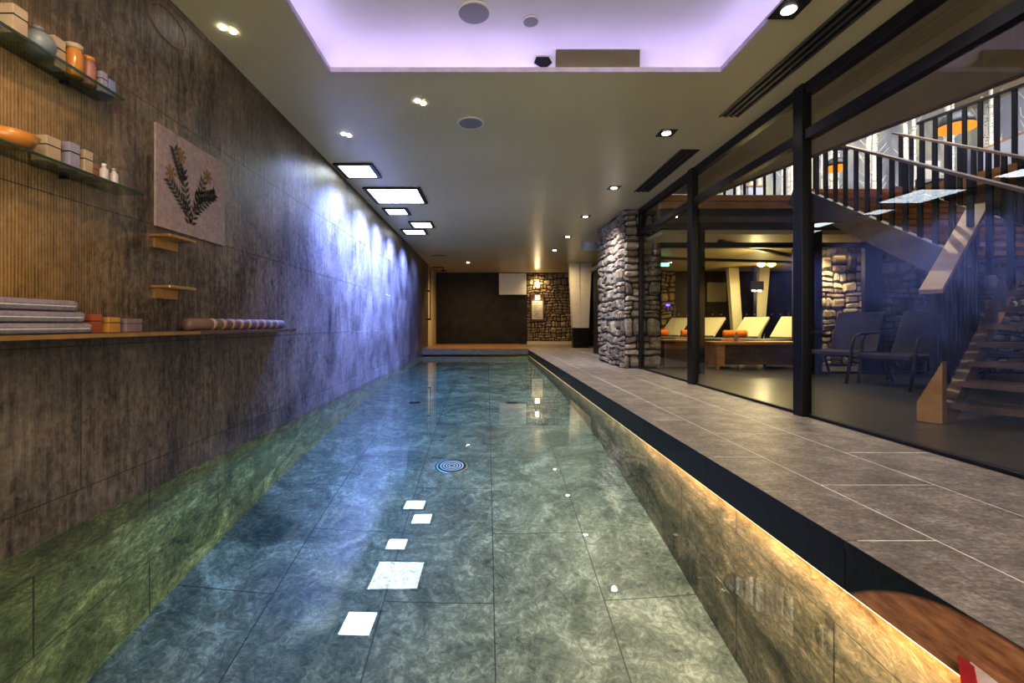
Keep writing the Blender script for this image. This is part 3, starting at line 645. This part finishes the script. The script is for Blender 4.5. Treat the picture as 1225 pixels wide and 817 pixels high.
def lounger(label, loc, rz):
    t = thing('sun_lounger', label, 'lounger', loc, rz, 'canvas loungers behind the glazed screen')
    box_o('mattress', M_plain('striped_pad', (.10, .10, .10), .8, 0, .6, 30), -1.2, 0, -.23, .23, .36, .42, t, .015)
    f = N(); vbox(f, -1.22, .02, -.25, -.232, .31, .355); vbox(f, -1.22, .02, .232, .25, .31, .355); vbox(f, -1.22, -1.18, -.232, .232, .31, .355); obj('frame', f, DARK, t)
    b = N(); beam(b, (.0, 0, .43), (.42, 0, .80), .46, .035, (0, 0, 1), .008); obj('backrest', b, CREAM, t)
    for s_ in (-.21, .21):
        b = N(); beam(b, (.40, s_, .74), (.12, s_, .32), .03, .03); obj('backrest_prop', b, DARK, t)
    for x in (-1.1, -.1):
        for y in (-.22, .22): box_o('leg', DARK, x - .02, x + .02, y - .02, y + .02, 0, .31, t)
    return t
L0 = lounger('cream lounger furthest left, seen beyond the stone pillar', (3.99, 9.9, ZD), math.radians(32))
for x, y, l in ((4.44, 9.3, 'cream lounger partly behind the second black post'), (4.97, 8.7, 'cream lounger raised in the middle of the screen opening'), (5.32, 8.1, 'cream lounger at the right of the screen opening')): dup(L0, (x, y, ZD), None, l)
def rtowel(loc, rz, label):
    t = thing('rolled_towel', label, 'towel', loc, rz); b = N(); tube(b, [(-.2, 0, 0), (-.19, 0, 0), (.19, 0, 0), (.2, 0, 0)], [.06, .07, .07, .06], 20); obj('roll', b, ORNG, t, True)
    b = N(); pts = [(.2005, .055 * (1 - k / 26) * math.cos(k * .6), .055 * (1 - k / 26) * math.sin(k * .6)) for k in range(24)]; tube(b, pts, .005, 6); obj('spiral_edge', b, M_plain('dark_orange_edge', (.4, .08, .01), .9), t, True)
rtowel((4.12, 9.1, ZD + .492), math.radians(-10), 'orange rolled towel on the lounger behind the second post'); rtowel((4.66, 8.5, ZD + .492), math.radians(-10), 'orange rolled towel on the lounger right of the bottle')
rtowel((3.68, 9.7, ZD + .492), math.radians(-10), 'orange rolled towel on the leftmost lounger')
# timber chest table
t = thing('chest_table', 'rustic timber chest table with sloping end before the loungers', 'table', (3.47, 6.82, ZD))
box_o('top', OAKX, -.03, 1.4, -.03, .43, .365, .405, t, .004); box_o('front_panel', WALN, .13, 1.36, .03, .06, .06, .362, t); box_o('end_panel', OAKX, 0, .12, -.0, .4, .04, .362, t, .004); box_o('back_panel', WALN, .13, 1.36, .37, .40, .06, .362, t)
for x, y in ((.02, .02), (.02, .38), (1.34, .02), (1.34, .38)): box_o('leg', OAKX, x - .018, x + .018, y - .018, y + .018, 0, .062 if x > 1 else .038, t)
t = thing('folded_cloth', 'flat orange cloth on the timber chest table', 'cloth', (3.87, 7.12, ZD + .4055)); box_o('cloth', ORNG, -.14, .14, -.1, .1, 0, .012, t, .004); box_o('fold', ORNG, -.13, .02, -.09, .09, .0125, .022, t, .003)
jar(3.86, 7.0, ZD + .418, .028, .13, M_plain('pale_bottle', (.4, .3, .22), .2), 'pale small bottle on the timber chest table', CRM, 'bottle', 'bottle', .45)
t = thing('wicker_chest', 'brown woven wicker chest seen through the farthest pane', 'chest', (2.95, 7.2, ZD)); box_o('body', WICK, -.2, .25, -.2, .3, 0, .40, t, .01); box_o('lid', OAKX, -.22, .27, -.22, .32, .402, .43, t, .005)
rb_ = box_o('cloth', ORNG, -.1, .1, -.06, .06, 0, .03, None, .01); rb_.location = (3.02, 6.55, ZD); tag(rb_, 'small orange cloth on the floor behind the second black post', 'cloth')
# column and lamp: mirror image of the pool room end, built solid
t = thing('tapered_column', 'white V shaped column, mirror image built solid behind the loungers', 'column', (5.65, 9.9, ZD))
for s, x in ((-1, -.15), (1, .25)):
    c = N(); 
    vs = [c.verts.new(p) for p in ((x - .1, -.06, 0), (x + .1, -.06, 0), (x + .1, .06, 0), (x - .1, .06, 0), (x - .1 + s * .14, -.06, 1.9), (x + .12 + s * .14, -.06, 1.9), (x + .12 + s * .14, .06, 1.9), (x - .1 + s * .14, .06, 1.9))]
    for f in ((0, 1, 2, 3), (7, 6, 5, 4), (0, 4, 5, 1), (1, 5, 6, 2), (2, 6, 7, 3), (3, 7, 4, 0)): c.faces.new([vs[i] for i in f])
    obj('shaft', c, CREAM, t)
t = thing('mirrored_post_lamp', 'mirror image of a black box lamp on a dark post between the mirrored white shafts', 'lamp', (5.6, 9.45, ZD)); box_o('post', DARK, -.025, .025, -.02, .02, 0, 1.88, t); box_o('shade', DARK, -.13, .13, -.09, -.021, 1.38, 1.56, t, .004)
for s in (-.06, .06): box_o('bulb', M_emit('post_bulb', (1, .85, .55), 25), s - .03, s + .03, -.07, -.04, 1.355, 1.379, t)
for k, x in enumerate((5.46, 5.66)):
    t = thing('ceiling_star_lamp', ('left', 'right')[k] + ' small sparkling amber lamp on the lounge ceiling', 'lamp', (x, 9.0, 2.06)); b = N(); lathe(b, [(.02, -.09), (.07, -.06), (.075, -.03), (.05, 0)], 12); obj('shade', b, M_emit('amber_sparkle', (1, .6, .15), 12), t)
t = thing('wall_panel', 'small grey panel, a mirror image built on the dark lounge back wall', 'panel', (5.3, 10.5, 1.5)); box_o('plate', M_plain('taupe_panel', (.22, .18, .10), .6), -.2, .25, -.03, 0, -.15, .3, t, .004)  # mirrored back wall panel, built as a solid plate
t = thing('wall_lamp', 'small round glowing lamp on the dark lounge wall', 'lamp', (5.83, 10.47, 1.2)); b = N(); lathe(b, [(.035, -.03), (.04, .03)], 14); obj('lens', b, M_emit('wall_dot', (1, .85, .5), 5), t)
t = thing('exit_sign', 'small green white glowing sign hanging in the lounge', 'sign', (3.2, 8.2, 1.88)); box_o('panel', M_emit('sign_green', (.25, .9, .6), 3), -.1, .1, -.01, .01, 0, .06, t); box_o('rod', DARK, -.005, .005, -.005, .005, .06, .18, t)
t = thing('indicator_lamp', 'tiny blue indicator light in the dark lounge', 'light', (4.15, 10.36, 1.25)); box_o('lens', M_emit('blue_dot', (.08, .05, 1), 8), -.04, .04, 0, .02, 0, .04, t)
t = thing('spot_lamp', 'bright ceiling spot above the lit stone pier', 'lamp', (5.25, 7.05, 2.06)); b = N(); lathe(b, [(.05, -.02), (.06, 0)], 16); obj('lens', b, SPOTM, t)

# armchairs
def armchair(label, loc, rz):
    t = thing('armchair', label, 'armchair', loc, rz, 'dark low armchairs by the glazed screen')
    box_o('seat', DWOOD, -.26, .26, -.28, .26, .30, .35, t, .012)
    b = N(); beam(b, (0, .24, .33), (0, .46, .82), .50, .04, (0, 1, 0), .01); obj('backrest', b, DWOOD, t)
    for s in (-1, 1):
        b = N(); tube(b, [(s * .31, -.36, 0), (s * .31, -.30, .25), (s * .31, -.27, .46), (s * .31, -.23, .53), (s * .31, -.15, .56), (s * .31, .20, .58), (s * .31, .40, .60)], [.016] * 7, 8); obj('arm', b, DARK, t, True)
        b = N(); tube(b, [(s * .30, .18, .32), (s * .31, .36, 0)], .015, 8); obj('leg', b, DARK, t, True)
    b = N(); tube(b, [(-.30, -.26, .31), (.30, -.26, .31)], .013, 8); obj('stretcher', b, DARK, t, True)
    return t
A0 = armchair('dark armchair nearest the black post, in front of the lit pier', (4.42, 5.62, ZD), math.radians(-62))
dup(A0, (4.48, 4.90, ZD), math.radians(-75), 'dark armchair left of the wooden stair wedge'); dup(A0, (4.95, 4.95, ZD), math.radians(-80), 'dark armchair closest to the foot of the stairs') if False else None
dup(A0, (6.0, 5.2, ZD), math.radians(20), 'dark round armed chair seen through the open lower treads')
t = thing('floor_frame', 'thin pale rectangular frame leaning on the stone wall behind the chairs', 'frame', (5.8, 5.86, ZD)); b = N()
for a, c in (((-.12, 0, .05), (.28, 0, .05)), ((-.12, 0, .61), (.28, 0, .61)), ((.28, 0, .05), (.28, 0, .61)), ((-.12, 0, .05), (-.12, 0, .61))): beam(b, a, c, .02, .02, (0, 1, 0))
obj('rails', b, M_plain('grey_frame', (.3, .3, .32), .5), t); box_o('pane', DWALL, -.11, .27, .004, .01, .06, .60, t)

# ---------------- lower stair flight
D = Vector((.87, .493, 0)); Uv = Vector((.493, -.87, 0)); B0 = Vector((3.16, 3.12, ZD))
t = thing('staircase', 'dark timber staircase of two open flights with pale handrails behind the near glass pane', 'stairs', (0, 0, 0))
for i in range(1, 12):
    b = N(); c = B0 + D * (.2 * (i - 1) + .10) + Uv * .62 + Vector((0, 0, .134 * i - .018)); obox(b, c, D * .125, Uv * .60, Vector((0, 0, .018)), .003); obj('tread', b, WALN, t)
b = N(); beam(b, B0 + Vector((0, 0, .03)) - Uv * .0, B0 + D * 2.1 + Vector((0, 0, 1.44)), .06, .12, bev=.004); obj('stringer', b, make_wood('brown_stair_wood', (.06, .04, .03), (.22, .14, .10), (.3, .3, 1), .4, 8), t)
b = N(); beam(b, B0 + Uv * 1.24 + Vector((0, 0, .03)), B0 + Uv * 1.24 + D * 2.1 + Vector((0, 0, 1.44)), .07, .14, bev=.004); obj('stringer', b, WALN, t)
Hn = B0 - Uv * .06 + Vector((-.02, 0, 0))
b = N(); beam(b, Hn + Vector((0, 0, .90)), Hn + D * 1.02 + Vector((0, 0, 1.64)), .115, .03, bev=.004); obj('handrail', b, RAILW, t)
for k in range(11):
    s = .05 + k * .09; b = N(); c = Hn + D * s; z0 = .02 + s * .67; z1 = .88 + s * .725 
    obox(b, c + Vector((0, 0, (z0 + z1) / 2)), D * .032, Uv * .012, Vector((0, 0, (z1 - z0) / 2))); obj('baluster', b, DARK, t)
b = N(); q = B0 + Uv * .02 - D * .05; prism(b, [q - Uv * .13, q, q + Vector((0, 0, .42)), q - Uv * .13 + Vector((0, 0, .13))], -D * .08); obj('newel_wedge', b, M_plain('honey_wood', (.33, .17, .05), .4), t, label='honey coloured wooden wedge at the foot of the stairs')
# ---------------- upper flight (rises along +Y)
X1, X2 = 3.75, 4.95; ZS = lambda y: 1.42 + .59 * (y - 3.62)
ya, yb_ = 3.60, 5.5
b = N(); beam(b, (X1 - .02, ya, ZS(ya) - .13), (X1 - .02, yb_, ZS(yb_) - .13), .06, .22); obj('stringer', b, DWOOD, t)
b = N(); beam(b, (X2, ya, ZS(ya) - .13), (X2, yb_, ZS(yb_) - .13), .06, .22); obj('stringer', b, WALN, t)
for xs, ofs in ((X1 - .02, .62), (X2, .62)):
    b = N(); beam(b, (xs, 2.95 if xs < 4 else 3.4, ZS(2.95 if xs < 4 else 3.4) + ofs), (xs, yb_ + .0, ZS(yb_) + ofs), .06, .022); obj('handrail', b, RAILW, t)
    y = 3.2 if xs < 4 else 3.5
    while y < yb_ - .03:
        b = N(); vbox(b, xs - .008, xs + .008, y, y + .045, ZS(y) - .06, ZS(y) + ofs - .012 + .02); obj('baluster', b, DARK, t); y += .135
n = 11
for i in range(n):
    y = ya + .17 * i + .03
    b = N(); vbox(b, X1 + .011, X2 - .031, y, y + .2, ZS(y) - .045, ZS(y) + -.005); obj('tread', b, OAKX, t)
# landing joining the flights
sbox('floor_landing', WALN, 3.95, 5.3, 2.2, 3.14, 1.12, 1.18) if False else None
# gallery floor, rail and birch hall
g = N(); prism(g, [(4.98, 6.22, 2.42), (5.25, 6.08, 2.42), (5.42, 5.9, 2.42), (6.6, 1.5, 2.42), (10.4, 1.5, 2.42), (10.4, 9.6, 2.42), (4.98, 9.6, 2.42)], (0, 0, .15)); struct('floor_gallery', g, OAKX, 'timber edged upper gallery floor')
sbox('floor_gallery_left', OAKX, 2.36, 4.98, 6.22, 9.6, 2.50, 2.57)
g = N(); g.faces.new([g.verts.new(p) for p in ((2.0, 9.6, 2.4), (10.5, 9.6, 2.4), (10.5, 9.6, 5.4), (2.0, 9.6, 5.4))]); 
m_, nt_, out_ = mat('pale_forest_backdrop'); f_ = noise_n(nt_, coords(nt_, (1.2, 1, .5)), 2, 4); r_ = ramp(nt_, f_, [(.3, (.16, .17, .22)), (.5, (.42, .44, .50)), (.7, (.75, .72, .42))]); bsdf(nt_, out_, r_.outputs[0], .8)
struct('wall_gallery_back', g, m_, 'pale grey and yellow wall behind the birch trunks')
sbox('ceiling_gallery', PLAST, 2.3, 10.5, Y0, 9.7, 5.4, 5.5); sbox('wall_gallery_left', GREYB, 2.3, 2.36, 6.2, 9.6, 2.58, 5.4)
t = thing('gallery_balustrade', 'black flat bar balustrade along the upper gallery', 'balustrade', (0, 0, 0))
G0 = Vector((5.80, 6.10, 2.58)); Gd = Vector((.26, -1, 0)).normalized()
b = N(); beam(b, G0 + Vector((0, 0, .95)), G0 + Gd * 4 + Vector((0, 0, .95)), .04, .03); obj('handrail', b, DARK, t)
for k in range(26):
    b = N(); c = G0 + Gd * (.05 + k * .15) + Vector((0, 0, .47)); obox(b, c, Gd * .022, Vector((.008, 0, 0)), Vector((0, 0, .465))); obj('baluster', b, DARK, t)
t = thing('gallery_balustrade', 'dark bar balustrade on the timber beams left of the near post', 'balustrade', (2.9, SY + .02, 2.58))
b = N(); beam(b, (0, 0, .62), (2.0, 0, .62), .04, .03); obj('handrail', b, DARK, t)
for k in range(15): box_o('baluster', DARK, .03 + k * .135, .06 + k * .135, -.008, .008, 0, .605, t)
rb = random.Random(11)
for k in range(34):
    x = 3.9 + k * .19 + rb.uniform(-.03, .03); y = (8.3, 9.25, 8.6, 8.95)[k % 4] + rb.uniform(-.03, .03); r = rb.uniform(.03, .055); b = N(); H = 2.75
    tilt = rb.uniform(-.06, .06); pts = [(tilt * q / 6 + rb.uniform(-.008, .008), 0, H * q / 6) for q in range(7)]; tube(b, pts, [r * (1 - .07 * q) for q in range(7)], 10)
    for j in range(7):
        z = rb.uniform(.5, 2.6); s = rb.choice((-1, 1)); tube(b, [(0, 0, z), (s * .12, rb.uniform(-.05, .05), z + .1), (s * rb.uniform(.18, .28), rb.uniform(-.05, .05), z + .26)], [.010, .006, .003], 5)
    o = obj('birch_trunk', b, BIRCH, None, True); o.location = (x, y, 2.572); tag(o, 'white birch trunk with black twigs standing upstairs behind the railings', 'tree trunk', 'birch trunks upstairs')
def dome(x, y, z, r, label):
    t = thing('pendant_lamp', label, 'pendant lamp', (x, y, z)); b = N()
    prof = [(r, 0), (r * .98, r * .3), (r * .86, r * .58), (r * .6, r * .84), (r * .25, r * .97), (.01, r)]
    lathe(b, [(p[0], p[1] + r * .32) for p in prof], 32); obj('shade', b, M_plain('black_shade', (.02, .02, .025), .5), t, True)
    b = N(); lathe(b, [(r * 1.02, 0), (r * 1.02, r * .31)], 32); obj('orange_band', b, M_emit('orange_glow', (1, .28, .03), 1.3), t, True)
    b = N(); tube(b, [(0, 0, r * 1.33), (0, 0, 5.4 - z)], .006, 6); obj('cord', b, DARK, t)
dome(5.55, 7.2, 3.28, .15, 'smaller black dome pendant with an orange rim at the left of the birches'); dome(7.0, 6.75, 3.72, .205, 'larger black dome pendant with an orange rim above the gallery railing')
# half walls / seating upstairs
for k, (x0, x1, y, zt, m) in enumerate(((4.55, 4.85, 7.9, 3.25, GREYB), (5.98, 6.75, 8.0, 3.05, GREYB), (6.78, 7.3, 7.95, 3.05, M_plain('taupe_panel2', (.35, .30, .27), .7)))):
    t = thing('bench_back', ('narrow blue grey', 'broad blue grey', 'taupe')[k] + ' partition panel upstairs among the birch trunks', 'partition', ((x0 + x1) / 2, y, 2.572)); h = (x1 - x0) / 2; box_o('panel', m, -h, h, -.03, .03, 0, zt - 2.6, t, .004); box_o('timber_cap', OAKX, -h - .01, h + .01, -.04, .04, zt - 2.599, zt - 2.575, t)
t = thing('bench_back', 'large blue grey sloping panel behind the gallery railing', 'partition', (7.1, 5.7, 2.572)); b = N(); prism(b, [(-.35, .6, 0), (.25, -2, 0), (.25, -2, 1.0), (-.35, .6, .62)], (.05, 0.01, 0)); obj('panel', b, GREYB, t)
b = N(); prism(b, [(-.35, .6, .621), (.25, -2, 1.001), (.25, -2, 1.03), (-.35, .6, .65)], (.07, 0.01, 0)); obj('timber_cap', b, OAKX, t)
t = thing('bean_cushion', 'red drop shaped cushion in front of the taupe panel upstairs', 'cushion', (6.05, 7.0, 2.572)); b = N(); lathe(b, [(.08, 0), (.13, .03), (.135, .08), (.10, .16), (.05, .24), (.015, .29)], 20); obj('body', b, RED, t, True)
t = thing('cafe_chair', 'dark chair upstairs behind the middle balusters', 'chair', (7.0, 7.0, 2.572)); box_o('seat', DARK, -.2, .2, -.2, .2, .42, .45, t); box_o('backrest', WHITE, -.2, .2, .18, .21, .55, .85, t, .01)
for x in (-.18, .18):
    for y in (-.18, .18): box_o('leg', DARK, x - .012, x + .012, y - .012, y + .012, 0, .42 if y < 0 else .42, t)
    box_o('back_post', DARK, x - .012, x + .012, .18, .20, .4505, .549, t)

# ================================================================== LIGHT
def lamp(kind, loc, e, col, to=None, **k):
    l = bpy.data.lights.new('lamp', kind); l.energy = e; l.color = col
    for a, v in k.items(): setattr(l, a, v)
    o = bpy.data.objects.new('lamp', l); COL.objects.link(o); o.location = loc
    if to is not None: o.rotation_euler = (Vector(to) - Vector(loc)).to_track_quat('-Z', 'Y').to_euler()
    return o
def strip(loc, e, col, d, sx, sy):
    o = lamp('AREA', loc, e, col, None, shape='RECTANGLE', size=sx, size_y=sy)
    z = -Vector(d).normalized(); x = Vector((0, 1, 0)).cross(z).normalized(); y = z.cross(x)
    o.rotation_euler = Matrix((x, y, z)).transposed().to_euler(); return o
for x, y, _ in dl: lamp('SPOT', (x, y, ZC - .02), 62, (1, .9, .8), (x, y, 0), spot_size=2.3, spot_blend=.9, shadow_soft_size=.03)
# cool blue skylight wash on the wall
for y, e in ((4.2, 160), (5.1, 1200), (6.1, 1900), (7.0, 1800), (8.0, 1500), (9.2, 900), (10.6, 150)): lamp('SPOT', (-1.15, y, ZC - .03), e, (.16, .27, 1), (XL, y + .1, .95), spot_size=2.0, spot_blend=1, shadow_soft_size=.05)
for y, e in ((5.1, 50), (6.1, 70), (7.0, 50), (8.0, 30)): lamp('SPOT', (-1.35, y, ZC - .03), e, (.7, .8, 1), (XL, y + .1, 1.9), spot_size=1.5, spot_blend=1, shadow_soft_size=.05)
# added warm spot, washes the wall around the near shelves
lamp('SPOT', (-.6, .9, ZC - .05), 60, (1, .72, .42), (XL, 1.7, 1.5), spot_size=1.5, spot_blend=1, shadow_soft_size=.06)
# added fill lamp behind the camera, on the side it looks from
lamp('AREA', (.3, Y0 + .1, 1.5), 95, (1, .88, .70), (.3, 6, 1.0), shape='RECTANGLE', size=2.6, size_y=1.8)
# unseen lamps added under the surface: general fill, deck LED spill, blue tint
strip((.2, 5.2, -.02), 9, (.80, 1, .88), (0, 0, -1), 1.8, 13)
strip((XF - .16, 5.2, -.03), 100, (.97, 1, .84), (-.16, 0, -1), .05, 13.2)
strip((XF - .05, 1.2, -.02), 26, (1, .44, .14), (.10, 0, -1), .03, 4.2)
strip((-1.0, 6.4, -.10), 75, (.06, .34, 1), (.12, 0, -1), .5, 8)  # added blue light, stands in for the wall's reflection in the water
# back
lamp('SPOT', (1.71, YB - .35, ZC - .06), 45, (1, .74, .38), (1.71, YB, 1.6), spot_size=2.2, spot_blend=1, shadow_soft_size=.05)
lamp('SPOT', (1.71, YB - .25, 1.75), 14, (1, .74, .38), (1.71, YB, 1.3), spot_size=2.4, spot_blend=1, shadow_soft_size=.03)
lamp('SPOT', (-.5, 13.0, ZC - .05), 200, (1, .66, .28), (-.5, 13.6, 0), spot_size=2.6, spot_blend=1, shadow_soft_size=.1)
lamp('SPOT', (1.9, 12.2, ZC - .05), 110, (1, .76, .45), (2.4, 13, 0), spot_size=2.6, spot_blend=1, shadow_soft_size=.1)
lamp('SPOT', (1.45, 6.9, ZC - .05), 170, (.95, .95, 1), (2.1, 7.7, 1.2), spot_size=1.6, spot_blend=1, shadow_soft_size=.04)
# lounge
lamp('AREA', (4.6, 8.2, 2.0), 60, (1, .80, .40), (4.6, 8.3, 0), shape='RECTANGLE', size=2.5, size_y=2)
lamp('POINT', (4.4, 7.4, 1.75), 10, (1, .78, .35), shadow_soft_size=.05); lamp('POINT', (5.6, 9.2, 1.4), 14, (1, .8, .4), shadow_soft_size=.05)
lamp('SPOT', (5.25, 6.95, 2.02), 130, (1, .85, .5), (5.35, 7.3, .9), spot_size=1.7, spot_blend=.8, shadow_soft_size=.03)
lamp('SPOT', (3.0, 4.2, 2.5), 110, (1, .85, .55), (3.2, 4.7, 0), spot_size=2.2, spot_blend=1)
lamp('SPOT', (7.6, 5.4, 2.3), 60, (1, .9, .65), (7.8, 6.1, .9), spot_size=1.8, spot_blend=1)
# birch hall
lamp('AREA', (6.5, 6.6, 5.3), 420, (.95, .96, 1), (6.8, 8.2, 3), shape='RECTANGLE', size=6, size_y=2.5)
lamp('SPOT', (4.4, 5.0, 3.9), 60, (1, .7, .4), (4.4, 4.4, 1.8), spot_size=2.0, spot_blend=1)
lamp('SPOT', (4.35, 3.2, .5), 18, (1, .65, .35), (4.35, 4.9, 2.2), spot_size=1.6, spot_blend=1)

w = bpy.data.worlds.new('world'); sc.world = w; w.use_nodes = True; w.node_tree.nodes['Background'].inputs[0].default_value = (.05, .06, .08, 1); w.node_tree.nodes['Background'].inputs[1].default_value = .3

# ------------------------------------------------------------------ camera
cam = bpy.data.cameras.new('camera'); co = bpy.data.objects.new('camera', cam); COL.objects.link(co); sc.camera = co
co.location = (0, 0, CAMZ); co.rotation_euler = (PI / 2, 0, 0)
cam.sensor_fit = 'HORIZONTAL'; cam.sensor_width = 36; cam.lens = 36 * 542 / 1225
cam.shift_x = (612.5 - 582) / 1225; cam.shift_y = -(408.5 - 388) / 1225; cam.clip_start = .05
sc.view_settings.view_transform = 'Standard'; sc.view_settings.look = 'Medium High Contrast'; sc.view_settings.exposure = .25
cy = sc.cycles; cy.max_bounces = 10; cy.transparent_max_bounces = 16; cy.sample_clamp_indirect = 4; cy.blur_glossy = .3; cy.use_denoising = True
